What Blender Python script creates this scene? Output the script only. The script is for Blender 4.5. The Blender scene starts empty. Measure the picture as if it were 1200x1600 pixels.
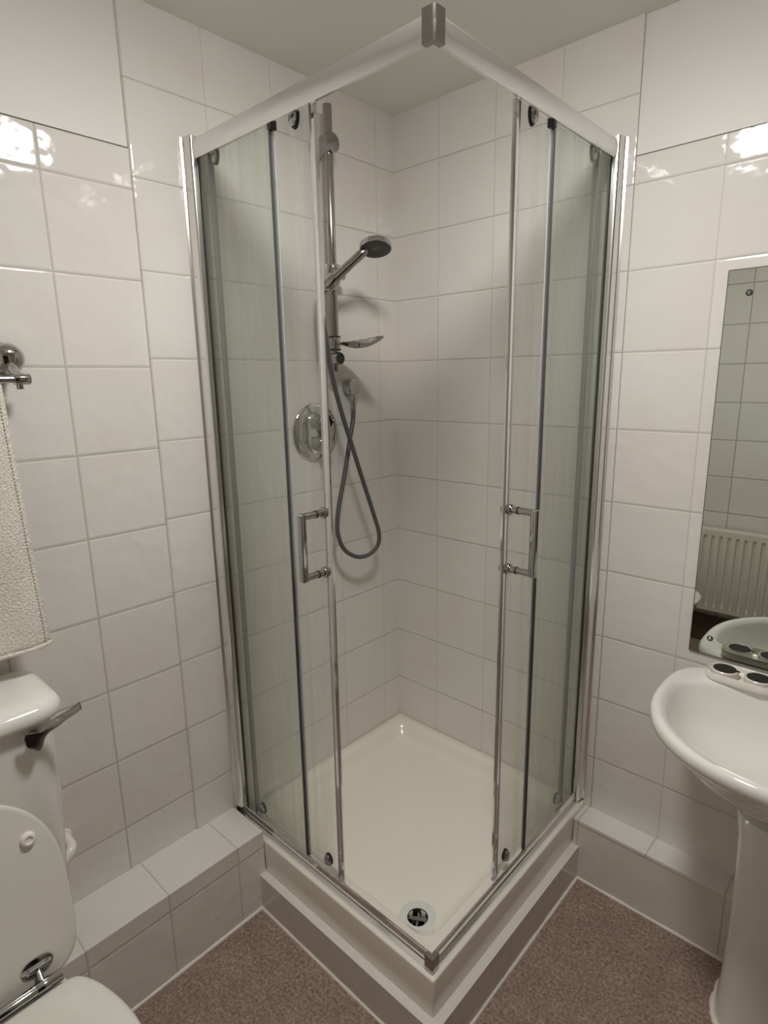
import bpy, bmesh, math, random
from mathutils import Vector, Matrix
random.seed(4)
S = bpy.context.scene
COL = S.collection
PI = math.pi

# ------------------------------------------------------------------ camera
CAM = Vector((1.4343, -1.6249, 1.3239))
YAW, PITCH, ROLL, FPX = 2.31731, -0.22236, -0.016501, 924.07
cd = bpy.data.cameras.new('camera')
cd.sensor_fit = 'HORIZONTAL'; cd.sensor_width = 36.0
cd.lens = FPX / 1200 * 36.0
cd.clip_start = 0.02; cd.clip_end = 50
cam = bpy.data.objects.new('camera', cd); COL.objects.link(cam)
fw = Vector((math.cos(YAW)*math.cos(PITCH), math.sin(YAW)*math.cos(PITCH), math.sin(PITCH)))
rt = Vector((math.sin(YAW), -math.cos(YAW), 0)); up = rt.cross(fw)
c_, s_ = math.cos(ROLL), math.sin(ROLL)
r2, u2 = c_*rt + s_*up, -s_*rt + c_*up
cam.matrix_world = Matrix(((r2.x, u2.x, -fw.x, CAM.x), (r2.y, u2.y, -fw.y, CAM.y), (r2.z, u2.z, -fw.z, CAM.z), (0, 0, 0, 1)))
S.camera = cam

# ------------------------------------------------------------------ world, light levels, exposure
w = bpy.data.worlds.new('world'); S.world = w; w.use_nodes = True
w.node_tree.nodes['Background'].inputs[0].default_value = (0.02, 0.02, 0.02, 1)
S.view_settings.view_transform = 'Standard'; S.view_settings.look = 'None'
S.view_settings.gamma = 1.0; S.view_settings.use_curve_mapping = False
S.view_settings.exposure = 0.0
LAMP_STRENGTH = 101.0
LAMP_COLOR = (1.0, 0.975, 0.92)
S.cycles.max_bounces = 16; S.cycles.diffuse_bounces = 8; S.cycles.glossy_bounces = 6
S.cycles.transparent_max_bounces = 24
S.cycles.caustics_reflective = False; S.cycles.caustics_refractive = False
S.cycles.sample_clamp_indirect = 6.0

# ------------------------------------------------------------------ sizes (metres; z = 0 is the tray rim)
CEIL, FLOOR = 2.157, -0.223
XR, YB = 2.05, -2.05                    # far side wall, wall behind the camera
PIT = 0.2032

# ------------------------------------------------------------------ materials
def new_mat(name):
    m = bpy.data.materials.new(name); m.use_nodes = True
    nt = m.node_tree
    return m, nt, nt.nodes['Principled BSDF']
def simple(name, col, rough=0.5, metal=0.0, bump=None, spec=0.5, coat=0.0, var=0.0):
    m, nt, p = new_mat(name)
    p.inputs['Base Color'].default_value = (*col, 1); p.inputs['Roughness'].default_value = rough
    p.inputs['Metallic'].default_value = metal; p.inputs['Specular IOR Level'].default_value = spec
    p.inputs['Coat Weight'].default_value = coat
    tc = nt.nodes.new('ShaderNodeTexCoord')
    if bump:
        n = nt.nodes.new('ShaderNodeTexNoise'); n.inputs['Scale'].default_value = bump[0]; n.inputs['Detail'].default_value = bump[2] if len(bump) > 2 else 3
        nt.links.new(tc.outputs['Object'], n.inputs['Vector'])
        b = nt.nodes.new('ShaderNodeBump'); b.inputs['Strength'].default_value = 1.0; b.inputs['Distance'].default_value = bump[1]
        nt.links.new(n.outputs[0], b.inputs['Height']); nt.links.new(b.outputs[0], p.inputs['Normal'])
    if var:
        n2 = nt.nodes.new('ShaderNodeTexNoise'); n2.inputs['Scale'].default_value = 6.0; n2.inputs['Detail'].default_value = 4
        nt.links.new(tc.outputs['Object'], n2.inputs['Vector'])
        r = nt.nodes.new('ShaderNodeValToRGB')
        r.color_ramp.elements[0].position = .3; r.color_ramp.elements[1].position = .7
        r.color_ramp.elements[0].color = (*[c*(1-var) for c in col], 1); r.color_ramp.elements[1].color = (*col, 1)
        nt.links.new(n2.outputs[0], r.inputs[0]); nt.links.new(r.outputs[0], p.inputs['Base Color'])
    return m
class NG:
    """tiny helper for math node chains"""
    def __init__(s, nt): s.nt = nt
    def m(s, op, a, b=None, c=None):
        n = s.nt.nodes.new('ShaderNodeMath'); n.operation = op
        for i, v in enumerate((a, b, c)):
            if v is None: continue
            if isinstance(v, (int, float)): n.inputs[i].default_value = v
            else: s.nt.links.new(v, n.inputs[i])
        return n.outputs[0]
    def ramp(s, v, a, b, lo=0.0, hi=1.0, smooth=True):
        n = s.nt.nodes.new('ShaderNodeMapRange'); n.interpolation_type = 'SMOOTHSTEP' if smooth else 'LINEAR'
        s.nt.links.new(v, n.inputs[0])
        n.inputs[1].default_value = a; n.inputs[2].default_value = b; n.inputs[3].default_value = lo; n.inputs[4].default_value = hi
        return n.outputs[0]
def tile_mat(name, axes, col, grout, gw=0.003, wave=0.0021, rough=0.07):
    """axes: {'X': (offset, pitch), ...} : glazed tile with grout lines on those planes"""
    m, nt, p = new_mat(name); g = NG(nt); L = nt.links.new
    tc = nt.nodes.new('ShaderNodeTexCoord'); sp = nt.nodes.new('ShaderNodeSeparateXYZ')
    L(tc.outputs['Object'], sp.inputs[0])
    d = None; ids = []; tilt = None
    for k, (off, pitch, *vis) in axes.items():
        t = g.m('DIVIDE', g.m('SUBTRACT', sp.outputs[k], off), pitch)
        fr = g.m('FRACT', g.m('ADD', t, 100.0)); fl = g.m('FLOOR', t)
        dd = g.m('MULTIPLY', g.m('MINIMUM', fr, g.m('SUBTRACT', 1.0, fr)), pitch)
        if vis: dd = g.m('ADD', dd, gw*0.5*(1-vis[0]))
        d = dd if d is None else g.m('MINIMUM', d, dd)
        ids.append((fl, fr))
    cb = nt.nodes.new('ShaderNodeCombineXYZ')
    for i, (fl, fr) in enumerate(ids[:3]): L(fl, cb.inputs[i])
    wn = nt.nodes.new('ShaderNodeTexWhiteNoise'); L(cb.outputs[0], wn.inputs['Vector'])
    sc = nt.nodes.new('ShaderNodeSeparateColor'); L(wn.outputs['Color'], sc.inputs[0])
    face = g.ramp(d, gw*0.30, gw*0.5 + 0.0008)              # 0 in the joint, 1 on the glaze
    pillow = g.ramp(d, gw*0.4, 0.0055)
    ns = nt.nodes.new('ShaderNodeTexNoise'); ns.inputs['Scale'].default_value = 13.0; ns.inputs['Detail'].default_value = 1.0
    L(tc.outputs['Object'], ns.inputs['Vector'])
    h = g.m('MULTIPLY', pillow, 0.0007)
    h = g.m('ADD', h, g.m('MULTIPLY', ns.outputs[0], wave))
    n3 = nt.nodes.new('ShaderNodeTexNoise'); n3.inputs['Scale'].default_value = 32.0; n3.inputs['Detail'].default_value = 1.0
    L(tc.outputs['Object'], n3.inputs['Vector']); h = g.m('ADD', h, g.m('MULTIPLY', n3.outputs[0], wave*0.60))
    for i, (fl, fr) in enumerate(ids[:2]):                   # every tile sits a hair out of plane
        h = g.m('ADD', h, g.m('MULTIPLY', g.m('MULTIPLY', g.m('SUBTRACT', sc.outputs[i], 0.5), fr), 0.0012))
    bp = nt.nodes.new('ShaderNodeBump'); bp.inputs['Strength'].default_value = 1.0; bp.inputs['Distance'].default_value = 1.0
    L(h, bp.inputs['Height']); L(bp.outputs[0], p.inputs['Normal'])
    n2 = nt.nodes.new('ShaderNodeTexNoise'); n2.inputs['Scale'].default_value = 2.5; n2.inputs['Detail'].default_value = 5
    L(tc.outputs['Object'], n2.inputs['Vector'])
    v = g.m('ADD', 0.965, g.m('MULTIPLY', sc.outputs[2], 0.035))
    tint = nt.nodes.new('ShaderNodeMix'); tint.data_type = 'RGBA'
    tint.inputs[6].default_value = (*col, 1); tint.inputs[7].default_value = (col[0]*0.985, col[1]*0.955, col[2]*0.945, 1)
    L(g.ramp(n2.outputs[0], .35, .65), tint.inputs[0])
    mul = nt.nodes.new('ShaderNodeMix'); mul.data_type = 'RGBA'; mul.blend_type = 'MULTIPLY'; mul.inputs[0].default_value = 1
    L(tint.outputs[2], mul.inputs[6]); cc = nt.nodes.new('ShaderNodeCombineColor')
    for i in range(3): L(v, cc.inputs[i])
    L(cc.outputs[0], mul.inputs[7])
    mx = nt.nodes.new('ShaderNodeMix'); mx.data_type = 'RGBA'
    mx.inputs[6].default_value = (*grout, 1); L(mul.outputs[2], mx.inputs[7]); L(face, mx.inputs[0])
    L(mx.outputs[2], p.inputs['Base Color'])
    L(g.ramp(face, 0, 1, 0.75, rough, False), p.inputs['Roughness'])
    return m
def glass_mat(name, tint, haze):
    m = bpy.data.materials.new(name); m.use_nodes = True; nt = m.node_tree; g = NG(nt); L = nt.links.new
    for n in list(nt.nodes): nt.nodes.remove(n)
    out = nt.nodes.new('ShaderNodeOutputMaterial')
    tr = nt.nodes.new('ShaderNodeBsdfTransparent'); tr.inputs[0].default_value = (*tint, 1)
    gl = nt.nodes.new('ShaderNodeBsdfGlossy'); gl.inputs['Roughness'].default_value = 0.02
    lw = nt.nodes.new('ShaderNodeLayerWeight'); lw.inputs[0].default_value = .5
    fr = g.m('ADD', 0.022, g.m('MULTIPLY', g.m('POWER', lw.outputs['Facing'], 5.0), 0.5))
    df = nt.nodes.new('ShaderNodeBsdfDiffuse'); df.inputs[0].default_value = (0.88, 0.89, 0.86, 1)
    tl = nt.nodes.new('ShaderNodeBsdfTranslucent'); tl.inputs[0].default_value = (0.88, 0.89, 0.86, 1)
    mh = nt.nodes.new('ShaderNodeMixShader'); mh.inputs[0].default_value = .5; L(df.outputs[0], mh.inputs[1]); L(tl.outputs[0], mh.inputs[2])
    tc = nt.nodes.new('ShaderNodeTexCoord'); mp = nt.nodes.new('ShaderNodeMapping'); mp.inputs['Scale'].default_value = (40, 40, 0.7)
    L(tc.outputs['Object'], mp.inputs[0])
    ns = nt.nodes.new('ShaderNodeTexNoise'); ns.inputs['Scale'].default_value = 1.0; ns.inputs['Detail'].default_value = 4
    L(mp.outputs[0], ns.inputs['Vector'])
    hz = g.ramp(ns.outputs[0], .38, .75, haze*0.35, haze*1.4)       # dried water streaks run down the pane
    m1 = nt.nodes.new('ShaderNodeMixShader'); L(hz, m1.inputs[0]); L(tr.outputs[0], m1.inputs[1]); L(mh.outputs[0], m1.inputs[2])
    m2 = nt.nodes.new('ShaderNodeMixShader'); L(fr, m2.inputs[0]); L(m1.outputs[0], m2.inputs[1]); L(gl.outputs[0], m2.inputs[2])
    L(m2.outputs[0], out.inputs[0])
    return m

TILE_W = (0.78, 0.762, 0.738)
M = {}
M['tile_main'] = tile_mat('glazed_tile_left_wall', {'Y': (-0.905, 0.2), 'Z': (0.16, 0.2)}, TILE_W, (0.54, 0.515, 0.47), gw=0.0046)
M['tile_shower_l'] = tile_mat('glazed_tile_shower_left', {'Y': (-0.085, 0.2055, 0.35), 'Z': (1.990, PIT)}, TILE_W, (0.50, 0.475, 0.435), gw=0.0026)
M['tile_shower_r'] = tile_mat('glazed_tile_shower_right', {'X': (0.188, 0.2045, 0.4), 'Z': (1.990, PIT)}, TILE_W, (0.50, 0.475, 0.435), gw=0.0026)
M['tile_right'] = tile_mat('glazed_tile_right_wall', {'X': (1.005, PIT, 0.5), 'Z': (1.990, PIT)}, TILE_W, (0.52, 0.49, 0.45), gw=0.0030)
M['tile_rear'] = tile_mat('glazed_tile_rear_wall', {'X': (0.66, PIT), 'Z': (1.775, PIT)}, TILE_W, (0.40, 0.38, 0.35), gw=0.005)
M['tile_ledge_l'] = tile_mat('glazed_tile_left_ledge', {'Y': (-0.872, 0.207), 'Z': (-0.022, 0.2)}, TILE_W, (0.55, 0.52, 0.48), gw=0.0032)
M['tile_ledge_f'] = tile_mat('glazed_tile_right_ledge_front', {'X': (0.797, 2*PIT)}, (0.72, 0.70, 0.67), (0.50, 0.47, 0.43), gw=0.0032)
M['tile_ledge_r'] = tile_mat('glazed_tile_right_ledge', {'X': (0.797, PIT)}, TILE_W, (0.50, 0.47, 0.43), gw=0.0032)
M['tile_plinth'] = tile_mat('glazed_tile_plinth', {'Y': (-0.10, 0.95)}, (0.74, 0.72, 0.68), (0.5, 0.47, 0.43), gw=0.002)
M['plaster'] = simple('painted_plaster', (0.77, 0.765, 0.735), 0.55, bump=(90, 0.0004, 4))
M['ceiling'] = simple('ceiling_paint', (0.83, 0.83, 0.79), 0.8, bump=(60, 0.0003, 4))
M['chrome'] = simple('polished_chrome', (0.50, 0.50, 0.50), 0.06, 1.0)
M['chrome_worn'] = simple('worn_chrome', (0.44, 0.425, 0.41), 0.13, 1.0, bump=(60, 0.0002))
M['alu'] = simple('polished_aluminium', (0.80, 0.80, 0.79), 0.22, 1.0)
M['alu_bright'] = simple('bright_anodised_aluminium', (0.82, 0.82, 0.83), 0.10, 1.0)
M['alu_post'] = simple('satin_aluminium', (0.80, 0.79, 0.78), 0.20, 1.0)
M['chrome_dark'] = simple('chrome_dark_reflections', (0.36, 0.355, 0.35), 0.10, 1.0)  # darker copy of chrome, dark reflections put into its base colour
M['black'] = simple('black_rubber_and_reflection', (0.02, 0.02, 0.02), 0.4)  # rubber parts, and the dark reflection on the lower bracket end
M['dark_seal'] = simple('dark_grey_seal', (0.06, 0.062, 0.065), 0.35)
M['grey_seal'] = simple('grey_translucent_seal', (0.42, 0.43, 0.44), 0.25)
M['rear_grey'] = simple('grey_rear_seal', (0.20, 0.205, 0.20), 0.3)
M['silicone'] = simple('cream_silicone', (0.80, 0.76, 0.68), 0.4, bump=(120, 0.0006))
M['acrylic'] = simple('cream_acrylic', (0.88, 0.845, 0.76), 0.18, coat=0.3)
M['ceramic'] = simple('white_ceramic', (0.84, 0.835, 0.805), 0.08, coat=0.5)
M['seat_plastic'] = simple('white_plastic', (0.76, 0.74, 0.68), 0.25)
M['hose'] = simple('grey_hose', (0.10, 0.10, 0.105), 0.35)
M['spray'] = simple('dark_spray_face', (0.06, 0.06, 0.06), 0.35, bump=(900, 0.001))
M['radiator'] = simple('cream_radiator_enamel', (0.72, 0.69, 0.62), 0.35)
M['gap_grey'] = simple('grey_joint_filler', (0.30, 0.285, 0.26), 0.8)
M['taupe'] = simple('fill_cutting_taupe', (0.30, 0.26, 0.22), 0.6)  # dark tone chosen for the unseen side wall to cut fill light
M['dark_box'] = simple('fill_absorbing_dark', (0.16, 0.13, 0.11), 0.7)  # dark lining of the added box that swallows fill light
M['brown'] = simple('brown_skirting', (0.11, 0.075, 0.055), 0.6)
M['pot_white'] = simple('white_glazed_pot', (0.84, 0.81, 0.75), 0.25)
M['pot_dark'] = simple('dark_brown_top', (0.020, 0.015, 0.014), 0.6, spec=0.2)
M['flange'] = simple('pale_plastic_flange', (0.72, 0.74, 0.72), 0.2)
# mirror silver
M['mirror'] = simple('mirror_silver', (0.70, 0.735, 0.68), 0.005, 1.0)
M['mirror_edge'] = simple('dark_mirror_edge', (0.07, 0.06, 0.05), 0.3)
M['glass'] = glass_mat('door_glass', (0.995, 0.997, 0.992), 0.15)
M['glass_fixed'] = glass_mat('green_tinted_glass', (0.957, 0.979, 0.957), 0.11)
# floor
def floor_mat():
    m, nt, p = new_mat('brown_fleck_carpet'); g = NG(nt); L = nt.links.new
    tc = nt.nodes.new('ShaderNodeTexCoord')
    n = nt.nodes.new('ShaderNodeTexNoise'); n.inputs['Scale'].default_value = 125; n.inputs['Detail'].default_value = 5; n.inputs['Roughness'].default_value = .7
    n2 = nt.nodes.new('ShaderNodeTexNoise'); n2.inputs['Scale'].default_value = 14; n2.inputs['Detail'].default_value = 3
    for q in (n, n2): L(tc.outputs['Object'], q.inputs['Vector'])
    r = nt.nodes.new('ShaderNodeValToRGB'); e = r.color_ramp.elements
    e[0].position = .30; e[0].color = (0.130, 0.087, 0.067, 1); e[1].position = .72; e[1].color = (0.52, 0.405, 0.335, 1)
    k = e.new(.5); k.color = (0.30, 0.218, 0.177, 1)
    L(g.m('ADD', g.m('MULTIPLY', n.outputs[0], .85), g.m('MULTIPLY', n2.outputs[0], .15)), r.inputs[0])
    L(r.outputs[0], p.inputs['Base Color']); p.inputs['Roughness'].default_value = .9; p.inputs['Specular IOR Level'].default_value = .15
    b = nt.nodes.new('ShaderNodeBump'); b.inputs['Distance'].default_value = .0015; L(n.outputs[0], b.inputs['Height']); L(b.outputs[0], p.inputs['Normal'])
    return m
M['carpet'] = floor_mat()
def towel_mat():
    m, nt, p = new_mat('cream_terry'); g = NG(nt); L = nt.links.new
    tc = nt.nodes.new('ShaderNodeTexCoord')
    n = nt.nodes.new('ShaderNodeTexNoise'); n.inputs['Scale'].default_value = 260; n.inputs['Detail'].default_value = 3
    L(tc.outputs['Object'], n.inputs['Vector'])
    r = nt.nodes.new('ShaderNodeValToRGB'); e = r.color_ramp.elements
    e[0].position = .3; e[0].color = (0.70, 0.655, 0.575, 1); e[1].position = .65; e[1].color = (0.92, 0.885, 0.81, 1)
    L(n.outputs[0], r.inputs[0]); L(r.outputs[0], p.inputs['Base Color'])
    p.inputs['Roughness'].default_value = .95; p.inputs['Specular IOR Level'].default_value = .1; p.inputs['Sheen Weight'].default_value = .2
    b = nt.nodes.new('ShaderNodeBump'); b.inputs['Distance'].default_value = .004; L(n.outputs[0], b.inputs['Height']); L(b.outputs[0], p.inputs['Normal'])
    return m
M['towel'] = towel_mat()
M['stitch'] = simple('brown_grey_stitch', (0.40, 0.36, 0.31), 0.9)
def lamp_mat():
    m = bpy.data.materials.new('lit_opal_diffuser'); m.use_nodes = True; nt = m.node_tree
    for n in list(nt.nodes): nt.nodes.remove(n)
    e = nt.nodes.new('ShaderNodeEmission'); o = nt.nodes.new('ShaderNodeOutputMaterial')
    e.inputs[0].default_value = (*LAMP_COLOR, 1); e.inputs[1].default_value = LAMP_STRENGTH
    nt.links.new(e.outputs[0], o.inputs[0]); return m
M['lamp'] = lamp_mat()

# ------------------------------------------------------------------ mesh helpers
class MB:
    def __init__(s): s.bm = bmesh.new(); s.mats = []
    def mi(s, mat):
        if mat not in s.mats: s.mats.append(mat)
        return s.mats.index(mat)
    def _faces(s, before, mat):
        i = s.mi(mat)
        for f in s.bm.faces:
            if f.index == -1 or f not in before: f.material_index = i
    def add(s, tmp, mat, smooth=True):
        i = s.mi(mat); mp = {}
        for v in tmp.verts: mp[v] = s.bm.verts.new(v.co)
        for f in tmp.faces:
            try: nf = s.bm.faces.new([mp[v] for v in f.verts])
            except ValueError: continue
            nf.material_index = i; nf.smooth = smooth
        tmp.free(); return s
    def box(s, a, b, mat, bev=0.0, seg=2):
        t = bmesh.new(); bmesh.ops.create_cube(t, size=1)
        for v in t.verts:
            for k in range(3): v.co[k] = a[k] if v.co[k] < 0 else b[k]
        if bev: bmesh.ops.bevel(t, geom=list(t.edges), offset=bev, segments=seg, profile=.5, affect='EDGES')
        bmesh.ops.recalc_face_normals(t, faces=t.faces)
        return s.add(t, mat)
    def loft(s, rings, mat, cap0=True, cap1=True, closed=True):
        t = bmesh.new(); R = [[t.verts.new(p) for p in r] for r in rings]; n = len(R[0])
        for a, b in zip(R, R[1:]):
            for i in range(n if closed else n-1):
                j = (i+1) % n
                t.faces.new((a[i], a[j], b[j], b[i]))
        if cap0: t.faces.new(R[0])
        if cap1: t.faces.new(R[-1])
        bmesh.ops.recalc_face_normals(t, faces=t.faces)
        return s.add(t, mat)
    def lathe(s, prof, origin, axis, mat, n=32, caps=True):
        """prof: (radius, distance along axis)"""
        ax = Vector(axis).normalized(); o = Vector(origin)
        e1 = ax.orthogonal().normalized(); e2 = ax.cross(e1)
        rings = [[o + ax*d + (e1*math.cos(2*PI*i/n) + e2*math.sin(2*PI*i/n))*max(r, 1e-5) for i in range(n)] for r, d in prof]
        return s.loft(rings, mat, caps, caps)
    def cyl(s, p0, p1, r, mat, n=24, bev=0.0, r1=None):
        p0, p1 = Vector(p0), Vector(p1); L = (p1-p0).length; r1 = r if r1 is None else r1
        pr = [(r, 0), (r1, L)] if not bev else [(r-bev, 0), (r-.3*bev, .3*bev), (r, bev), (r1, L-bev), (r1-.3*bev, L-.3*bev), (r1-bev, L)]
        return s.lathe(pr, p0, p1-p0, mat, n)
    def tube(s, pts, r, mat, n=12):
        pts = [Vector(p) for p in pts]; rad = r if isinstance(r, (list, tuple)) else [r]*len(pts)
        nrm = None; rings = []
        for i, p in enumerate(pts):
            d = (pts[min(i+1, len(pts)-1)] - pts[max(i-1, 0)]).normalized()
            if nrm is None: nrm = d.orthogonal().normalized()
            nrm = (nrm - d*nrm.dot(d)).normalized(); b = d.cross(nrm)
            rings.append([p + (nrm*math.cos(2*PI*k/n) + b*math.sin(2*PI*k/n))*rad[i] for k in range(n)])
        return s.loft(rings, mat)
    def prism(s, poly, f0, f1, mat):
        """poly: 2-D outline; f0/f1 place it at both ends"""
        return s.loft([[Vector(f0(*p)) for p in poly], [Vector(f1(*p)) for p in poly]], mat)
    def build(s, name, parent=None, sharp=35, **props):
        root = parent
        while root is not None and root.parent is not None: root = root.parent
        bmesh.ops.remove_doubles(s.bm, verts=s.bm.verts, dist=1e-6)
        bmesh.ops.recalc_face_normals(s.bm, faces=s.bm.faces)
        if root is not None: bmesh.ops.translate(s.bm, verts=s.bm.verts, vec=-root.location)
        for e in s.bm.edges:
            if len(e.link_faces) == 2 and e.calc_face_angle(0) > math.radians(sharp): e.smooth = False
        me = bpy.data.meshes.new(name); s.bm.to_mesh(me); s.bm.free()
        for mt in s.mats: me.materials.append(M[mt])
        o = bpy.data.objects.new(name, me); COL.objects.link(o)
        if parent is not None: o.parent = parent
        for k, v in props.items(): o[k] = v
        return o
def thing(name, loc, label, cat, group=None):
    o = bpy.data.objects.new(name, None); COL.objects.link(o); o.location = loc; o.empty_display_size = .05
    o['label'] = label; o['category'] = cat
    if group: o['group'] = group
    return o
def smooth_path(pts, n=8):
    P = [Vector(p) for p in pts]; out = []
    for i in range(len(P)-1):
        a, b, c, d = P[max(i-1, 0)], P[i], P[i+1], P[min(i+2, len(P)-1)]
        for k in range(n):
            t = k/n
            out.append(.5*((2*b) + (c-a)*t + (2*a-5*b+4*c-d)*t*t + (3*b-a-3*c+d)*t**3))
    out.append(P[-1]); return out
def rrect(x0, x1, y0, y1, r, z, n=8):
    out = []
    for cx, cy, a0 in ((x1-r, y1-r, 0), (x0+r, y1-r, PI/2), (x0+r, y0+r, PI), (x1-r, y0+r, 1.5*PI)):
        for k in range(n+1):
            a = a0 + PI/2*k/n; out.append(Vector((cx+r*math.cos(a), cy+r*math.sin(a), z)))
    return out

# ------------------------------------------------------------------ the room
STR = dict(kind='structure')
TH = 0.10
b = MB()                                                    # left wall: tiles, plaster above, proud tiled strip in the shower
b.box((-TH, YB, FLOOR), (-0.007, -0.9088, 1.8455), 'tile_main')
b.box((-TH, YB, 1.8495), (-0.0095, -0.9088, CEIL), 'plaster')
b.box((-TH, -0.9088, FLOOR), (0, 0, CEIL), 'tile_shower_l')
b.box((-TH, YB, 1.8455), (-0.0145, -0.9088, 1.8495), 'gap_grey')
b.build('wall_left', **STR)
b = MB()
b.box((0.0, 0, FLOOR), (0.801, TH, CEIL), 'tile_shower_r')
b.box((0.801, 0.005, FLOOR), (XR, TH, 1.851), 'tile_right')
b.box((0.801, 0.0075, 1.8545), (XR, TH, CEIL), 'plaster')
b.box((0.801, 0.013, 1.851), (XR, TH, 1.8545), 'gap_grey')
b.build('wall_right', **STR)
b = MB(); b.box((-TH, YB-TH, FLOOR), (XR+TH, YB, 1.98), 'tile_rear'); b.box((-TH, YB-TH, 1.98), (XR+TH, YB-.006, CEIL), 'plaster'); b.build('wall_rear', **STR)
D0Y, D1Y, DZ = -1.93, -1.09, 1.79
b = MB()
for y0, y1 in ((YB, D0Y), (D1Y, TH)): b.box((XR, y0, FLOOR), (XR+TH, y1, CEIL), 'taupe')  # unseen wall, coloured dark to weaken the bounced fill
b.box((XR, D0Y, DZ), (XR+TH, D1Y, CEIL), 'taupe'); b.build('wall_side', **STR)
b = MB()                                                    # added unseen doorway, opening on a dark space to cut fill light
for y0, y1 in ((D0Y-.05, D0Y+.02), (D1Y-.02, D1Y+.05)): b.box((XR-.015, y0, FLOOR), (XR+TH+.01, y1, DZ+.05), 'brown', bev=.003)
b.box((XR-.015, D0Y, DZ-.02), (XR+TH+.01, D1Y, DZ+.05), 'brown', bev=.003); b.build('added_doorway_1', **STR)
b = MB()  # closed dark box added out of view behind the doorway to absorb light
b.box((XR+1.3, -2.6, FLOOR), (XR+1.36, -.4, CEIL), 'dark_box'); b.box((XR+TH, -2.66, FLOOR), (XR+1.36, -2.6, CEIL), 'dark_box'); b.box((XR+TH, -.4, FLOOR), (XR+1.36, -.34, CEIL), 'dark_box')
b.box((XR+TH, -2.66, CEIL), (XR+1.36, -.34, CEIL+.06), 'dark_box'); b.box((XR+TH, -2.66, FLOOR-.06), (XR+1.36, -.34, FLOOR), 'dark_box'); b.build('added_dark_box', **STR)
b = MB(); b.box((-TH, YB-TH, CEIL), (XR+TH, TH, CEIL+.08), 'ceiling'); b.build('ceiling', **STR)
b = MB(); b.box((-TH, YB-TH, FLOOR-.08), (XR+TH, TH, FLOOR), 'carpet'); b.build('floor', **STR)
LD, LZ = 0.150, 0.032                                       # boxed-in pipe ledge on the left
b = MB(); b.box((-0.007, YB, FLOOR), (LD, -0.7832, LZ), 'tile_ledge_l', bev=.0012, seg=1); b.build('trim_1', **STR)
RD, RZ = 0.075, -0.016                                      # and on the right
b = MB(); b.box((0.783, -RD, FLOOR), (XR, 0.005, RZ-.013), 'tile_ledge_f', bev=.001, seg=1); b.box((0.783, -RD-.002, RZ-.0115), (XR, 0.005, RZ), 'tile_ledge_r', bev=.001, seg=1); b.build('trim_2', **STR)
PO = 0.804                                                  # tiled plinth that carries the tray
b = MB()
b.prism([(0, -PO), (PO, -PO), (PO, 0), (.60, 0), (.60, -.60), (0, -.60)], lambda x, y: (x, y, FLOOR), lambda x, y: (x, y, -0.108), 'tile_plinth')
b.build('trim_3', **STR)
b = MB()                                                    # silicone along the floor
for p, q in (((LD, YB, FLOOR), (LD, -PO, FLOOR)), ((LD, -PO, FLOOR), (PO, -PO, FLOOR)), ((PO, -PO, FLOOR), (PO, -RD, FLOOR)), ((PO, -RD, FLOOR), (XR, -RD, FLOOR))):
    P, Q = Vector(p), Vector(q); n = max(4, int((Q-P).length/.03))
    b.tube([P.lerp(Q, i/n) for i in range(n+1)], [0.0055 + random.uniform(-.0012, .0012) for i in range(n+1)], 'silicone', 8)
b.build('trim_4', **STR)
b = MB(); b.box((0.155, YB, FLOOR), (XR, YB+.014, -0.06), 'brown', bev=.003); b.build('baseboard_rear', **STR)

# ------------------------------------------------------------------ ceiling lamp
LX, LY = 0.90, -0.89
lt = thing('ceiling_light', (LX, LY, CEIL), 'round ceiling light with a glowing opal dome', 'ceiling light')
b = MB(); b.lathe([(0.126, 0), (0.134, -.006), (0.134, -.052), (0.126, -.056)], (LX, LY, CEIL), (0, 0, 1), 'ceramic', 48); b.build('drum', lt)
b = MB(); b.lathe([(0.122, -.054), (0.1235, -.060), (0.114, -.071), (0.085, -.081), (0.045, -.086), (0.0, -.087)], (LX, LY, CEIL), (0, 0, 1), 'lamp', 48); b.build('diffuser', lt)

# ------------------------------------------------------------------ shower tray
TO = 0.7825
tr = thing('shower_tray', (0.39, -0.39, -0.108), 'square cream shower tray on a tiled plinth inside the glass enclosure', 'shower tray')
DX, DY = 0.622, -0.643
N = 8
def rr(i, z, r, o=None):                                    # rounded square ring seen from above
    lo, hi = .042+i, .716-i
    if o is not None: lo, hi = .001+o, TO-o
    return rrect(lo, hi, -hi, -lo, r, z, N)
rings = [rr(0, -.107, .004, .003), rr(0, -.006, .006, .0), rr(0, -.0018, .006, .0008), rr(0, 0, .007, .0025),
         rr(0, 0, .045), rr(.003, -.002, .045), rr(.010, -.014, .046), rr(.022, -.034, .050), rr(.038, -.0460, .055)]
ref = rings[-1]
circ = []
for p in ref:
    a = math.atan2(p.y+.379, p.x-.379); circ.append((math.cos(a), math.sin(a)))
rings += [[Vector((DX+c*r, DY+s*r, z)) for c, s in circ] for r, z in ((.0495, -.0500), (.031, -.0515), (.030, -.054), (.030, -.10))]
b = MB(); b.loft(rings, 'acrylic'); b.build('tray_body', tr, sharp=50)
b = MB(); b.lathe([(.0275, -.0525), (.0275, -.0490), (.046, -.0470), (.0485, -.0485), (.0485, -.052), (.0275, -.0525)], (DX, DY, 0), (0, 0, 1), 'flange', 40, False)
b.build('drain_flange', tr, label='pale round drain flange')
b = MB()
b.lathe([(.0268, -.075), (.0268, -.055), (.0275, -.0505), (.0255, -.0505), (.0245, -.056), (.0245, -.075)], (DX, DY, 0), (0, 0, 1), 'black', 32)
b.lathe([(.0255, -.078), (.0255, -.076), (0, -.075)], (DX, DY, 0), (0, 0, 1), 'black', 32)
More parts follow.
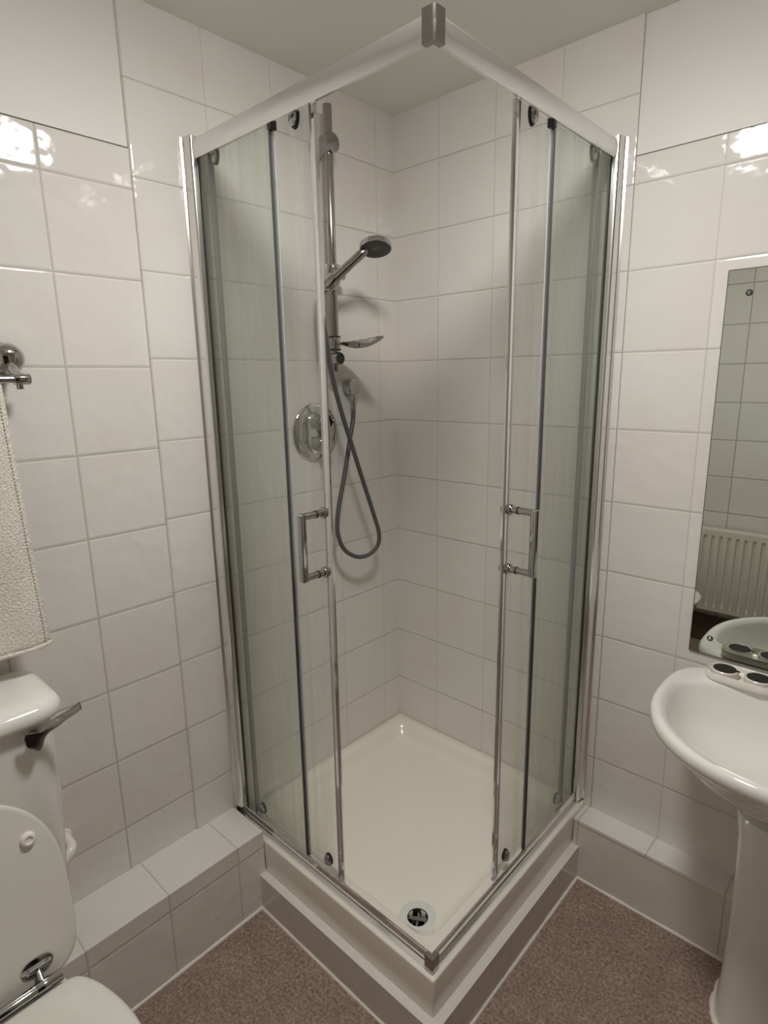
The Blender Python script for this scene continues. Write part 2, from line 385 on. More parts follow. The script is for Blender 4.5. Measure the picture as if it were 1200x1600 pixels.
for ang, hw, z1 in ((.52, .0075, -.054), (.52+PI/2, .004, -.058)):
    u = Vector((math.cos(ang), math.sin(ang), 0)); v = Vector((-u.y, u.x, 0)); c = Vector((DX, DY, 0))
    b.prism([(-.0235, -hw), (.0235, -hw), (.0235, hw), (-.0235, hw)], lambda p, q: c+u*p+v*q+Vector((0, 0, -.074)), lambda p, q: c+u*p+v*q*.7+Vector((0, 0, z1)), 'chrome_worn')
b.build('drain_trap', tr, label='dark drain opening with a chrome bar')

# ------------------------------------------------------------------ shower enclosure
H0, H1 = 1.848, 1.897
en = thing('shower_enclosure', (0.74, -0.74, 0.0), 'square corner entry shower enclosure of greenish glass with chrome frame on the tray', 'shower enclosure')
sides = ((lambda a, o, z: (a, -o, z)), (lambda a, o, z: (o, -a, z)))
FIX = (0.315, 0.332); SHIFT = (0.0, 0.020)
for sd, T in enumerate(sides):
    side = ('left', 'right')[sd]
    b = MB()                                                # top rail with mitred end
    prof = [(.764, H0), (.7685, H0+.012), (.7690, H0+.026), (.7660, H0+.040), (.760, H1-.003), (.752, H1), (.722, H1), (.722, H0+.034), (.752, H0+.032), (.757, H0+.028), (.757, H0)]
    b.prism(prof, lambda o, z: T(.030, o, z), lambda o, z: T(o, o, z), 'alu'); b.build('top_rail', en, sharp=25)
    b = MB()
    prof = [(.771, 0), (.771, .008), (.7640, .012), (.7640, .0395), (.7620, .042), (.7585, .042), (.7575, .040), (.7575, .010), (.742, .009), (.742, 0)]
    b.prism(prof, lambda o, z: T(.004, o, z), lambda o, z: T(o, o, z), 'alu_bright'); b.build('bottom_rail', en, sharp=25)
    b = MB()                                                # wall channel
    prof = [(0, .748), (0, .782), (.003, .782), (.0045, .7765), (.024, .7745), (.030, .7725), (.0330, .7695), (.0340, .766), (.0340, .748)]
    b.prism(prof, lambda a, o: T(a, o, .010), lambda a, o: T(a, o, H1+.002), 'alu_post')
    b.box(*[tuple(map(f, zip(T(.0335, .7525, .036), T(.0360, .7572, H0)))) for f in (min, max)], 'black')
    b.build('wall_post', en, sharp=25)
    b = MB(); b.box(*[tuple(map(f, zip(T(.0345, .750, .012), T(FIX[sd], .756, H0+.003)))) for f in (min, max)], 'glass_fixed')
    fx = b.build('fixed_panel', en)
    b = MB(); b.box(*[tuple(map(f, zip(T(FIX[sd], .7485, .012), T(FIX[sd]+.0045, .7565, H0)))) for f in (min, max)], 'dark_seal')
    b.box(*[tuple(map(f, zip(T(FIX[sd]-.002, .742, H0-.009), T(FIX[sd]+.012, .7575, H0+.010)))) for f in (min, max)], 'dark_seal', bev=.001)
    b.build('edge_seal', fx, label='dark seal down the glass edge')
    b = MB(); b.box(*[tuple(map(f, zip(T(FIX[sd]+.0045, .7495, .036), T(FIX[sd]+.012, .7515, H0-.012)))) for f in (min, max)], 'grey_seal'); b.build('seal_lip', fx)
    s0 = SHIFT[sd]; D0, D1 = .056+s0, .432+s0
    b = MB(); b.box(*[tuple(map(f, zip(T(D0, .728, .018), T(D1, .734, H0+.016)))) for f in (min, max)], 'glass')
    dr = b.build('sliding_door', en)
    b = MB()                                                # magnetic strip at the leading edge, bright rounded front
    prof = [(D1-.002, .7265), (D1-.002, .7360), (D1+.007, .7365), (D1+.0115, .7335), (D1+.0115, .729), (D1+.007, .7260)]
    b.prism(prof, lambda a, o: T(a, o, .016), lambda a, o: T(a, o, H0+.016), 'alu_bright')
    b.box(*[tuple(map(f, zip(T(D1-.008, .7262, .016), T(D1-.002, .7362, H0+.015)))) for f in (min, max)], 'grey_seal')
    b.build('magnetic_strip', dr, sharp=20)
    b = MB(); b.box(*[tuple(map(f, zip(T(D0-.004, .727, .018), T(D0+.003, .7405, H0+.012)))) for f in (min, max)], 'rear_grey', bev=.001); b.build('rear_seal', dr)
    for ra in (.083, .380):                                 # rollers, two above and two below
        for top in (1, 0):
            z = H0+.004 if top else .050
            b = MB(); a0 = ra+s0+(0.0 if top else .008)
            ring = []
            hh = .020 if top else .019
            for k in range(28):
                t = 2*PI*k/28; ring.append((a0+.0135*math.cos(t), z+hh*math.sin(t)*(1.0 if math.sin(t) > 0 or not top else 1.15)))
            zmin = -9 if top else .0145
            def rg(o, sc): return [Vector(T(a0+(x-a0)*sc, o, max(z+(q-z)*sc, zmin))) for x, q in ring]
            b.loft([rg(.7345, 1), rg(.7385, 1), rg(.7405, .9)], 'black')
            b.loft([rg(.7395, .82), rg(.7450, .80), rg(.7475, .6), rg(.7483, .2)], 'chrome')
            b.build('roller', dr)
    b = MB(); ha = (.418, .437)[sd]; hz = (0.876, 1.021)    # D handle standing off the glass
    for z in hz:
        b.cyl(T(ha, .7342, z), T(ha, .742, z), .0135, 'chrome', 24, .0015)
        b.cyl(T(ha, .742, z), T(ha, .757, z), .0085, 'chrome', 20)
        b.cyl(T(ha, .757, z), T(ha, .7605, z), .0095, 'black', 20)
        b.cyl(T(ha, .7605, z), T(ha, .801, z), .0085, 'chrome', 20)
        b.cyl(T(ha, .7275, z), T(ha, .716, z), .0125, 'chrome', 24, .0025)
    pts = [(-.0085, -.0085), (.0085, -.0085), (.0085, .0085), (-.0085, .0085)]
    b.box(*[tuple(map(f, zip(T(ha-.0085, .792, hz[0]-.0085), T(ha+.0085, .809, hz[1]+.0085)))) for f in (min, max)], 'chrome', bev=.004, seg=4)
    b.build('handle', dr, sharp=40)
def corner_cap(o0, o1, leg, z0, z1, r, mat, name):
    pl = []
    o1r = o1 - r
    pl += [(o1-leg, -o1)]
    for k in range(9):
        a = -PI/2 + PI/2*k/8; pl.append((o1r+r*math.cos(a), -o1r+r*math.sin(a)))
    th = .012
    pl += [(o1, -(o1-leg)), (o1-th, -(o1-leg)), (o1-th, -(o1-th)), (o1-leg, -(o1-th))]
    b = MB(); b.prism(pl, lambda x, y: (x, y, z0), lambda x, y: (x, y, z1), mat); b.build(name, en, sharp=30, label=name.replace('_', ' ')+' of bright chrome')
corner_cap(.720, .7705, .027, H0-.001, H1+.001, .010, 'chrome_dark', 'top_corner_cap')
corner_cap(.717, .7725, 0.024, .000, .0430, .003, 'chrome_worn', 'bottom_corner_cap')

# ------------------------------------------------------------------ shower fittings on the left shower wall
BX, BY = .055, -.343
rl = thing('shower_riser_rail', (0.0, BY, 1.36), 'vertical chrome riser rail fixed to the left shower wall', 'shower rail')
b = MB(); b.cyl((BX, BY, 1.352), (BX, BY, 2.078), .0132, 'chrome_worn', 28, .001); b.build('rail_bar', rl)
b = MB(); b.cyl((0.001, BY, 1.978), (BX+.021, BY, 1.978), .0255, 'chrome_dark', 36, .0015); b.build('upper_bracket', rl)
b = MB(); b.cyl((0.001, BY, 1.385), (BX+.023, BY, 1.385), .0190, 'chrome', 32, .002)
b.cyl((BX+.0225, BY, 1.385), (BX+.0245, BY, 1.385), .0165, 'black', 32)  # black disc stands in for the dark reflection on the chrome end face
b.cyl((BX, BY, 1.352), (BX, BY, 1.345), .0145, 'chrome', 24); b.build('lower_bracket', rl)
b = MB()                                                    # sliding holder
b.cyl((BX, BY, 1.603), (BX, BY, 1.655), .024, 'chrome', 32, .003)
b.cyl((BX, BY-.006, 1.632), (BX, BY+.045, 1.628), .0125, 'chrome', 24, .002)
b.tube(smooth_path([(BX+.004, BY-.012, 1.634), (BX+.020, BY-.030, 1.622), (.088, -.388, 1.600)], 6), [.019]*6+[.0165]*7, 'chrome', 20)
b.lathe([(.0195, -.017), (.021, -.010), (.021, .012), (.0195, .020)], (.100, -.395, 1.595), (.64, .45, .60), 'chrome', 28)
b.build('handset_holder', rl)
b = MB()                                                    # leaf shaped soap dish
b.cyl((BX, BY, 1.412), (BX, BY, 1.448), .0178, 'chrome', 28, .001)
b.cyl((BX, BY, 1.409), (BX, BY, 1.413), .0188, 'black', 28)
b.cyl((BX, BY, 1.447), (BX, BY, 1.451), .0188, 'black', 28)
for zo, sc in ((0, 1),):
    nu, nv = 22, 12; t = bmesh.new(); G = []
    for i in range(nu+1):
        u = i/nu; row = []
        wv = .044*math.sin(PI*min(1, u*.96+.04))**.62*(1-.35*u)+.004
        for j in range(nv+1):
            v = j/nv*2-1
            x = BX+.012+.145*u; y = BY+.012+v*wv+.035*u
            z = 1.430 - .020*math.sin(PI*u)**.8*(1-v*v*.85) + .012*u*u + .003
            row.append(t.verts.new((x, y, z)))
        G.append(row)
    for i in range(nu):
        for j in range(nv): t.faces.new((G[i][j], G[i+1][j], G[i+1][j+1], G[i][j+1]))
    geom = bmesh.ops.extrude_face_region(t, geom=list(t.faces))
    for v in geom['geom']:
        if isinstance(v, bmesh.types.BMVert): v.co.z -= .003
    bmesh.ops.recalc_face_normals(t, faces=t.faces); b.add(t, 'chrome')
b.build('soap_dish', rl, label='leaf shaped chrome soap dish')

hs = thing('hand_shower', (.0885, -.403, 1.59), 'chrome hand shower with round dark spray head in the rail holder', 'shower head')
hb, he, hh = Vector((.085, -.406, 1.581)), Vector((.183, -.338, 1.674)), Vector((.203, -.311, 1.690))
hd = (he-hb).normalized(); L = (he-hb).length
b = MB()
b.lathe([(.0095, -.006), (.0120, 0), (.0145, .02), (.0140, .06), (.0125, L*.75), (.0130, L-.012), (.0115, L), (.006, L+.010)], hb, hd, 'chrome_worn', 28); b.build('handle', hs)
nrm = Vector((.25, -.23, -.935)).normalized()
b = MB(); b.lathe([(.0, -.012), (.022, -.0115), (.038, -.009), (.0445, -.004), (.046, .004), (.0455, .010), (.0435, .0115), (.0425, .0105)], hh, nrm, 'chrome', 44); b.build('head', hs)
b = MB(); b.lathe([(.0425, .008), (.0425, .0112), (.030, .0125), (.010, .0105), (.0, .0105)], hh, nrm, 'spray', 44); b.build('spray_face', hs, label='dark grey spray face')

ol = thing('hose_outlet', (0.0, -.240, 1.28), 'round chrome hose outlet elbow on the wall beside the valve', 'hose outlet')
b = MB(); b.cyl((.001, -.240, 1.297), (.034, -.240, 1.297), .0265, 'chrome', 36, .004); b.build('wall_cap', ol)
b = MB(); b.cyl((.024, -.240, 1.280), (.024, -.240, 1.238), .0095, 'chrome', 24, .001); b.cyl((.024, -.240, 1.239), (.024, -.240, 1.226), .0080, 'chrome_worn', 24); b.build('elbow', ol)
b = MB()
hp = smooth_path([(0.082, -0.404, 1.578), (0.08, -0.411, 1.546), (0.079, -0.407, 1.485), (0.082, -0.396, 1.394), (0.085, -0.379, 1.309), (0.089, -0.355, 1.222), (0.092, -0.323, 1.131), (0.092, -0.278, 1.013), (0.088, -0.224, 0.885), (0.084, -0.193, 0.807), (0.08, -0.196, 0.761), (0.076, -0.234, 0.737), (0.073, -0.284, 0.739), (0.07, -0.331, 0.765), (0.068, -0.359, 0.804), (0.066, -0.369, 0.855), (0.062, -0.357, 0.916), (0.056, -0.331, 0.985), (0.048, -0.303, 1.054), (0.036, -0.271, 1.134), (0.027, -0.246, 1.194), (0.024, -0.240, 1.228)], 8)
b.tube(hp, .0072, 'hose', 14)
ho = b.build('shower_hose', None, label='dark grey shower hose looping below the hand shower', category='hose')

vl = thing('shower_valve', (0.0, -.388, 1.16), 'round chrome shower valve plate with two control knobs behind the left door', 'shower valve')
VY, VZ = -.388, 1.160
b = MB(); b.lathe([(.092, 0.0005), (.092, .003), (.088, .007), (.070, .0105), (.0, .011)], (0, VY, VZ), (1, 0, 0), 'chrome', 56); b.build('round_plate', vl)
def stad(hw, hh_, x, n=12):
    out = []
    for k in range(n+1): a = PI*k/n; out.append(Vector((x, VY+hw*math.cos(a), VZ+hh_-hw+hw*math.sin(a))))
    for k in range(n+1): a = PI+PI*k/n; out.append(Vector((x, VY+hw*math.cos(a), VZ-hh_+hw+hw*math.sin(a))))
    return out
b = MB(); b.loft([stad(.042, .068, .010), stad(.042, .068, .019), stad(.038, .064, .023)], 'chrome'); b.build('oval_plate', vl)
for z in (VZ+.034, VZ-.034):
    b = MB(); b.lathe([(.024, .022), (.024, .032), (.020, .034), (.0205, .058), (.018, .062), (0, .063)], (0, VY, z), (1, 0, 0), 'chrome', 36)
    for k in range(6):
        a = 2*PI*k/6; b.cyl((.036, VY+.0205*math.cos(a), z+.0205*math.sin(a)), (.060, VY+.0195*math.cos(a), z+.0195*math.sin(a)), .0045, 'chrome', 10)
    b.cyl((.050, VY, z), (.053, VY+.030, z+.004), .0048, 'chrome', 14, .001)
    b.build('control_knob', vl)

# ------------------------------------------------------------------ mirror
MX0, MX1, MZ0, MZ1 = 1.036, 1.586, .601, 1.556
mr = thing('wall_mirror', (1.31, 0, MZ0), 'tall frameless wall mirror above the white basin', 'mirror')
b = MB()
b.box((MX0, -.0005, MZ0), (MX1, .004, MZ1), 'mirror_edge')
b.box((MX0+.002, -.0015, MZ0+.002), (MX1-.002, -.0006, MZ1-.002), 'mirror'); b.build('mirror_glass', mr)
for x in (1.084, MX1-.048):
    for z in (.648, 1.502):
        b = MB(); b.lathe([(.0055, .0012), (.0055, .004), (.003, .006), (0, .0062)], (x, 0, z), (0, -1, 0), 'chrome_worn', 20); b.lathe([(.0075, .0005), (.0075, .0022)], (x, 0, z), (0, -1, 0), 'black', 20); b.build('fixing_screw', mr)

# ------------------------------------------------------------------ basin
BCX = 1.312
bs = thing('pedestal_basin', (BCX, -.2, FLOOR), 'white ceramic pedestal basin under the wall mirror', 'basin')
def sup(t, hx, hf, hbk, cy, nf=2.25, nb=3.4):
    c, s = math.cos(t), math.sin(t)
    n = nf if s < 0 else nb
    hy = hf if s < 0 else hbk
    return (BCX + hx*math.copysign(abs(c)**(2/n), c), cy + hy*math.copysign(abs(s)**(2/n), s))
NB = 96
def outer(sc, z, dy=0.0):
    out = []
    for k in range(NB):
        x, y = sup(2*PI*k/NB, .284, .288, .192, -.198)
        out.append(Vector((BCX+(x-BCX)*sc, -.198+(y+.198)*sc+dy, z)))
    return out
def inner(sc, z, back=0.0):
    out = []
    for k in range(NB):
        x, y = sup(2*PI*k/NB, .250, .247, .112, -.212, 2.15, 2.7)
        out.append(Vector((BCX+(x-BCX)*sc, -.230+(y+.230)*sc, z)))
    return out
rings = [outer(.30, .345, .05), outer(.42, .375, .055), outer(.60, .425, .045), outer(.78, .478, .025), outer(.90, .522, .008), outer(.965, .548, .002), outer(.992, .558), outer(1.0, .568),
         outer(.997, .577), outer(.985, .583), outer(.965, .586), outer(.94, .5865), inner(1.05, .5855), inner(1.015, .582), inner(.995, .574), inner(.975, .556), inner(.93, .525), inner(.85, .490), inner(.72, .462), inner(.5, .446), inner(.25, .441), inner(.09, .440)]
for r in rings[:12]:
    for p in r: p.y = min(p.y, .003)
b = MB(); b.loft(rings, 'ceramic'); bo = b.build('bowl', bs, sharp=80)
b = MB()
pr = []
for z, hx, hy, cy in ((.352, .095, .105, -.165), (.30, .084, .100, -.175), (.18, .077, .095, -.18), (0, .075, .095, -.18), (-.13, .079, .100, -.18), (-.20, .082, .104, -.18), (-.2225, .085, .107, -.18)):
    pr.append([Vector((BCX + hx*math.copysign(abs(math.cos(2*PI*k/48))**.75, math.cos(2*PI*k/48)), cy + hy*math.copysign(abs(math.sin(2*PI*k/48))**.75, math.sin(2*PI*k/48)), z)) for k in range(48)])
b.loft(pr, 'ceramic'); b.build('pedestal', bs, sharp=80)
b = MB()
pts = [Vector((BCX + .087*math.copysign(abs(math.cos(t))**.75, math.cos(t)), -.18+.109*math.copysign(abs(math.sin(t))**.75, math.sin(t)), FLOOR+.003)) for t in [2*PI*k/60 for k in range(61)]]
b.tube(pts, [.0055+random.uniform(-.001, .002) for _ in pts], 'silicone', 8); b.build('sealant_bead', bs)

TX0, TX1, TY0, TY1 = 1.098, 1.258, -.115, -.037
ty = thing('oval_tray', (1.178, -.076, .5865), 'small white oval tray on the back rim of the basin', 'tray')
def cap(ins, z):
    r = (TY1-TY0)/2-ins
    return rrect(TX0+ins, TX1-ins, TY0+ins, TY1-ins, r-.0005, z, 10)
b = MB(); b.loft([cap(.004, .5868), cap(.001, .589), cap(0, .594), cap(0, .606), cap(.0012, .6075), cap(.0028, .606), cap(.004, .595), cap(.007, .592)], 'pot_white'); b.build('tray_body', ty, sharp=60)
for i, x in enumerate((1.140, 1.213)):
    lb = ('white round pot with dark top at the left end of the oval tray', 'white round pot with dark top at the right end of the oval tray')[i]
    q = thing('round_pot', (x, -.076, .592), lb, 'pot', 'dark-topped pots in the oval tray')
    b = MB(); b.lathe([(.026, .0005), (.030, .003), (.0315, .010), (.0305, .0185), (.0285, .0205), (.0262, .019)], (x, -.076, .592), (0, 0, 1), 'pot_white', 36); b.build('body', q)
    b = MB(); b.lathe([(.0262, .017), (.0255, .0197), (.018, .0212), (0, .0216)], (x, -.076, .592), (0, 0, 1), 'pot_dark', 36)
    b.prism([(.020, -.006), (.0335, -.001), (.0335, .001), (.020, .006)], lambda p, r_: (x+p, -.076+r_, .6112), lambda p, r_: (x+p, -.076+r_, .6130), 'pot_dark'); b.build('dark_lid', q, label='dark lid with a pointed tab')

# ------------------------------------------------------------------ radiator on the wall behind the camera (seen in the mirror)
rd = thing('panel_radiator', (.85, YB, -.02), 'cream ribbed panel radiator reflected in the mirror', 'radiator')
RX0, RX1, RY, RZ0, RZ1 = .36, 1.36, -1.955, .0, .466
b = MB(); n = 24; pt = (RX1-RX0-.03)/n
top, bot = [], []
outl = [(RX0, RY-.018)]
for i in range(n):
    x = RX0+.015+i*pt
    outl += [(x, RY-.016), (x+.006, RY-.016), (x+.011, RY), (x+pt-.006, RY)]
outl += [(RX1-.015, RY-.012), (RX1, RY-.012), (RX1, RY-.030), (RX0, RY-.030)]
def rs(z, flat): return [Vector((x, (RY-.004 if (flat and y > RY-.02) else y), z)) for x, y in outl]
b.loft([rs(RZ0, True), rs(RZ0+.022, True), rs(RZ0+.040, False), rs(RZ1-.045, False), rs(RZ1-.027, True), rs(RZ1, True)], 'radiator'); b.build('panel', rd, sharp=30)
b = MB(); b.box((RX0, YB+.03, RZ1-.006), (RX1, RY-.006, RZ1+.006), 'radiator', bev=.002); b.build('top_grille', rd)
for x in (RX0+.14, RX1-.14):
    b = MB(); b.box((x-.012, YB+.001, .06), (x+.012, RY-.031, RZ1-.03), 'radiator'); b.build('wall_bracket', rd)
for x, sx in ((RX0-.02, 1), (RX1+.02, -1)):
    b = MB(); b.tube(smooth_path([(x, RY-.02, FLOOR+.001), (x, RY-.02, -.02), (x, RY-.02, .012), (x+sx*.025, RY-.02, .022)], 5), .008, 'chrome_worn', 12); b.cyl((x, RY-.02, .0), (x, RY-.02, .035), .013, 'chrome_worn', 16, .002); b.build('valve_pipe', rd)

# ------------------------------------------------------------------ toilet
TCY = -1.500
tl = thing('toilet', (.35, TCY, FLOOR), 'white close coupled toilet with its lid raised against the cistern', 'toilet')
def rbox(x0, x1, y0, y1, r, z): return rrect(x0, x1, y0, y1, r, z, 8)
b = MB(); b.loft([rbox(.02, .165, TCY-.19, TCY+.19, .03, .190), rbox(.012, .180, TCY-.205, TCY+.205, .04, .25), rbox(.006, .192, TCY-.215, TCY+.215, .045, .45), rbox(.004, .196, TCY-.218, TCY+.218, .045, .664)], 'ceramic'); b.build('cistern', tl, sharp=50)
b = MB(); b.loft([rbox(.0, .208, TCY-.226, TCY+.226, .05, .6645), rbox(-.002, .216, TCY-.232, TCY+.232, .055, .668), rbox(-.002, .219, TCY-.235, TCY+.235, .055, .676), rbox(-.001, .220, TCY-.234, TCY+.234, .055, .688), rbox(.001, .212, TCY-.228, TCY+.228, .052, .700), rbox(.010, .196, TCY-.216, TCY+.216, .045, .706), rbox(.03, .17, TCY-.19, TCY+.19, .03, .708)], 'ceramic'); b.build('cistern_lid', tl, sharp=60)
# flush lever: round boss, then a twisted blade
b = MB()
ly, lz = -1.329, .642
b.cyl((.192, ly, lz), (.212, ly, lz), .010, 'chrome_worn', 20)
ctrl = smooth_path([(.2195, ly-.019, lz-.010), (.221, ly, lz+.001), (.226, ly+.022, lz+.016), (.234, ly+.044, lz+.030), (.246, ly+.062, lz+.042), (.254, ly+.074, lz+.052)], 6)
nn = len(ctrl)-1; rings = []
wds = [.006, .016, .0215, .0225, .0218, .0195, .016, .0125, .0098, .0082, .0076, .0076, .0080, .0085, .0090]+[.0092]*20
for i, c in enumerate(ctrl):
    u = i/nn; d = (ctrl[min(i+1, nn)]-ctrl[max(i-1, 0)]).normalized()
    tw_ = min(1, max(0, (u-.25)/.5)); tw_ = tw_*tw_*(3-2*tw_)
    nr = Vector((1, -.25, .05)).lerp(Vector((.35, -.45, .82)), tw_); nr = (nr-d*nr.dot(d)).normalized(); side_ = d.cross(nr)
    wdt = wds[i]; thk = .0024
    rings.append([c + side_*wdt*math.cos(2*PI*k/20) + nr*thk*math.sin(2*PI*k/20) for k in range(20)])
b.loft(rings, 'chrome_dark'); b.build('flush_lever', tl, sharp=60, label='worn chrome flush lever')
def egg(x0, x1, hw, z, cy=TCY, sq=2.2, frontpow=2.0, n=56):
    """closed plan outline: blunt at the back (x0), round at the front (x1)"""
    xm = x0+(x1-x0)*.46; out = []
    for k in range(n):
        t = 2*PI*k/n; c, s = math.cos(t), math.sin(t)
        p = frontpow if c > 0 else 2.9
        x = xm + (x1-xm if c > 0 else xm-x0)*math.copysign(abs(c)**(2/p), c)
        y = cy + hw*math.copysign(abs(s)**(2/(p if c > 0 else 2.4)), s)
        out.append(Vector((x, y, z)))
    return out
b = MB()
b.loft([egg(.160, .56, .100, FLOOR+.0008), egg(.160, .555, .095, FLOOR+.02), egg(.158, .54, .090, -.14), egg(.156, .56, .095, -.03), egg(.165, .61, .115, .06), egg(.215, .655, .128, .13), egg(.255, .682, .139, .17), egg(.262, .686, .141, .189), egg(.268, .680, .136, .192),
        egg(.42, .650, .100, .1915), egg(.425, .645, .094, .175), egg(.43, .585, .080, .08), egg(.44, .53, .05, .0), egg(.46, .51, .03, -.015)], 'ceramic')
b.box((.120, TCY-.095, .150), (.33, TCY+.095, .1895), 'ceramic', bev=.012, seg=3)
b.build('pan', tl, sharp=70)
HX, HZ = .336, .208
b = MB()
sp = [(.3575, 0), (.3575, .060), (.3575, .105), (.361, .130), (.372, .143), (.400, .157), (.440, .169), (.490, .1775), (.540, .1795), (.590, .172), (.640, .150), (.680, .114), (.706, .066), (.7145, .022), (.7155, 0)]
hsp = smooth_path([(x if x < .54 else .54+(x-.54)*.88, y, 0) for x, y in sp], 4)
def seat_ring(ins, z):
    cx = .535; out = []
    full = [(p.x, p.y) for p in hsp] + [(p.x, -p.y) for p in reversed(hsp[1:-1])]
    for x, y in full:
        fx = (.18-ins)/.18; out.append(Vector((cx+(x-cx)*fx, TCY+y*fx, z)))
    return out
def hole(gx, z):
    out = []; n = len(hsp)*2-2
    for k in range(n):
        t = PI-2*PI*k/n; out.append(Vector((.553+(.108+gx)*math.cos(t), TCY+(.104+gx)*math.sin(t), z)))
    return out
o_ = [seat_ring(.003, .1945), seat_ring(0, .199), seat_ring(0, .208), seat_ring(.004, .2125), seat_ring(.012, .2145)]
i_ = [hole(.012, .2140), hole(.003, .211), hole(0, .206), hole(.003, .1945)]
b.loft(o_+i_+o_[:1], 'seat_plastic', False, False); b.build('seat', tl, sharp=70)
# lid, raised and leaning on the cistern
lean = math.atan2(.078, .40)
axu = Vector((-math.sin(lean), 0, math.cos(lean))); axn = Vector((math.cos(lean), 0, math.sin(lean)))
base = Vector((.318, TCY, .192))
def lidring(sc, d):
    out = []
    for k in range(72):
        t = 2*PI*k/72; c, s = math.cos(t), math.sin(t)
        L0 = .20
        l = L0 + ((.195 if s > 0 else .20)*math.copysign(abs(s)**(2/(2.15 if s > 0 else 5.5)), s))
        y = .167*math.copysign(abs(c)**(2/(2.15 if s > 0 else 6.0)), c)*(1.0 if s > 0 else 1-.05*abs(s)**2)
        l = L0+(l-L0)*sc; y *= sc
        out.append(base + axu*l + Vector((0, y, 0)) + axn*d)
    return out
b = MB(); b.loft([lidring(.97, -.010), lidring(.992, -.008), lidring(1, -.004), lidring(1, .003), lidring(.99, .006), lidring(.965, .0065)], 'seat_plastic'); ld = b.build('lid', tl, sharp=60)
for sy in (1, -1):
    c = base + axu*.288 + Vector((0, sy*.116, 0)) + axn*.0065
    b = MB(); b.lathe([(.0135, 0), (.0135, .004), (.011, .009), (.0075, .010), (.0065, .007), (0, .007)], c, axn, 'pot_white', 24); b.build('buffer', ld)
b = MB()                                                    # chrome hinge bar with a pair of flag plates
b.cyl((HX+.006, TCY-.118, HZ+.004), (HX+.006, TCY+.118, HZ+.004), .0115, 'chrome', 28, .0015)
for yy in (TCY-.085, TCY+.085): b.cyl((HX+.006, yy-.012, HZ+.004), (HX+.006, yy+.012, HZ+.004), .0128, 'chrome', 28, .0008)
b.build('hinge_bar', tl)
for sy in (1, -1):
    y = TCY+sy*.086
    b = MB()
    b.cyl((HX+.002, y, HZ+.010), tuple(base+axu*.036+Vector((0, sy*.086, 0))+axn*.009), .0055, 'chrome', 14)
    cpl = base+axu*.046+Vector((0, sy*.086, 0))
    pl = []
    for k in range(28):
        t = 2*PI*k/28; pl.append((.028*math.copysign(abs(math.cos(t))**.8, math.cos(t)), .0165*math.sin(t)))
    b.loft([[cpl+Vector((0, p*sc, 0))+axu*q*sc+axn*d for p, q in pl] for sc, d in ((1, .0066), (1, .0090), (.85, .0105))], 'chrome')
    for o2 in (-.017, .017): b.lathe([(.0042, .0104), (.0042, .0118), (0, .0124)], cpl+Vector((0, o2, 0)), axn, 'chrome_worn', 14)
    b.build('hinge_plate', tl, sharp=40)

pf = thing('pipe_fitting', (-.007, -1.260, .222), 'small white pipe fitting on the left wall beside the toilet lid', 'pipe fitting')
b = MB(); b.lathe([(.017, 0), (.017, .005), (.012, .007)], (-.0068, -1.250, .232), (1, 0, 0), 'pot_white', 24); b.cyl((-.006, -1.250, .232), (.026, -1.250, .232), .0115, 'pot_white', 20, .001); b.build('wall_stub', pf)
b = MB(); b.tube(smooth_path([(.022, -1.250, .232), (.040, -1.251, .231), (.050, -1.258, .226), (.053, -1.268, .218), (.053, -1.280, .215)], 6), .0115, 'pot_white', 16); b.cyl((.053, -1.272, .217), (.053, -1.284, .2145), .015, 'pot_white', 20, .002); b.build('elbow', pf)

# ------------------------------------------------------------------ towel rail and towel
RXx, RZz = .064, 1.334
rw = thing('towel_rail', (-.007, -1.46, RZz), 'chrome towel rail with ball ends on the left wall above the cistern', 'towel rail')
b = MB(); b.cyl((RXx, -1.755, RZz), (RXx, -1.203, RZz), .0075, 'chrome', 24); b.build('bar', rw)
for y, sg in ((-1.222, 1), (-1.736, -1)):
    b = MB()
    b.lathe([(.033, .0), (.034, .004), (.0335, .012), (.031, .022), (.026, .031), (.018, .037), (.009, .0395), (0, .040)], (-.0065, y, 1.376), (1, 0, 0), 'chrome', 40)
    b.tube(smooth_path([(.022, y, 1.366), (.042, y, 1.350), (RXx, y, RZz)], 5), [.010]*5+[.0095]*6, 'chrome', 16)
    b.cyl((RXx, y-.010, RZz), (RXx, y+sg*.020 if sg > 0 else y-.020, RZz), .0115, 'chrome', 24, .0015)
    b.cyl((RXx, y, RZz-.006), (RXx, y, RZz-.020), .0065, 'chrome', 16, .001)
    b.build('ball_bracket', rw)
tw = thing('hand_towel', (RXx, -1.43, RZz), 'cream terry hand towel hung over the towel rail', 'towel')
yr0, yr1 = -1.258, -1.60
rad = .0125
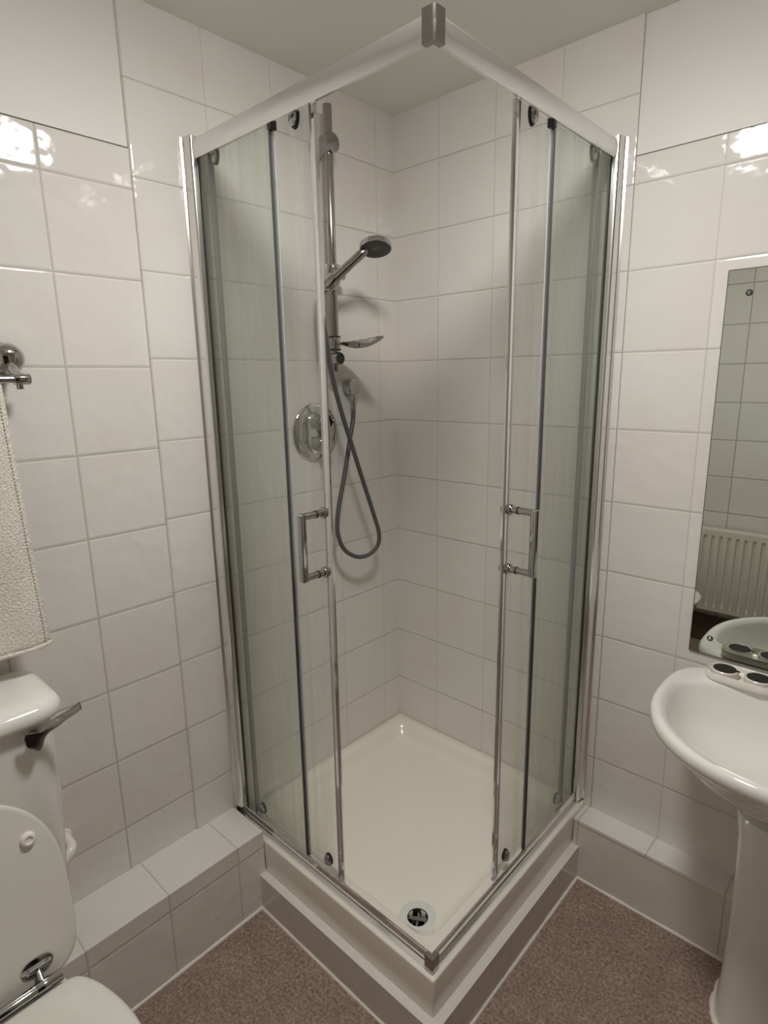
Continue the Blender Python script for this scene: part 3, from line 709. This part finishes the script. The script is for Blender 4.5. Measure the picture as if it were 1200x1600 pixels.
prof = []                                                   # (x, z, distance) over the bar
for i in range(20): prof.append((.040, .86+(RZz-.86)*i/20, 'b'))
for k in range(11):
    a = PI - PI*k/10; prof.append((RXx+rad*1.0*math.cos(a) if k > 0 else .046, RZz+rad*math.sin(a), 'o'))
zb = .775
for i in range(1, 41): prof.append((RXx+rad, RZz-(RZz-zb)*i/40, 'f'))
def towel_grid(off, y0, y1, ny=48):
    G = []
    for pi_, (x, z, kind) in enumerate(prof):
        row = []
        for j in range(ny+1):
            v = j/ny
            drop = max(0, (RZz-z)/(RZz-zb)) if kind == 'f' else 0
            y = y0+(y1-y0)*v + (.016*drop*(1-v) if kind == 'f' else -.004)
            wx = (.007*math.sin(v*9.0+.4)+.004*math.sin(v*21))*drop + .006*drop**2 + .0022*math.sin(z*31+v*13)*drop
            zz = z - (.010*v*drop if kind == 'f' else 0)
            row.append((x+wx, y, zz))
        G.append(row)
    return G
G = towel_grid(0, yr0, yr1)
t = bmesh.new(); V = [[t.verts.new(p) for p in row] for row in G]
for i in range(len(V)-1):
    for j in range(len(V[0])-1): t.faces.new((V[i][j], V[i+1][j], V[i+1][j+1], V[i][j+1]))
bmesh.ops.recalc_face_normals(t, faces=t.faces); bmesh.ops.solidify(t, geom=list(t.faces), thickness=.0045)
b = MB(); b.add(t, 'towel'); b.build('cloth', tw, sharp=180)
b = MB()                                                    # hem roll along the bottom and stitches down the edge
row = G[-1]; b.tube([(p[0], p[1], p[2]) for p in row], .0046, 'towel', 10); b.build('hem', tw, sharp=180)
b = MB()
for i, (x, z, kind) in enumerate(prof):
    if kind != 'f': continue
    for sub in range(2):
        if i+1 >= len(prof): break
        p, q = Vector(G[i][1]).lerp(Vector(G[i][2]), .35), Vector(G[i+1][1]).lerp(Vector(G[i+1][2]), .35)
        c = p.lerp(q, sub/2); b.cyl(c+Vector((.0016, -.0004, .0014)), c+Vector((.0016, .0004, -.0014)), .0009, 'stitch', 6)
st = b.build('edge_stitching', tw, label='row of dark stitches down the edge')
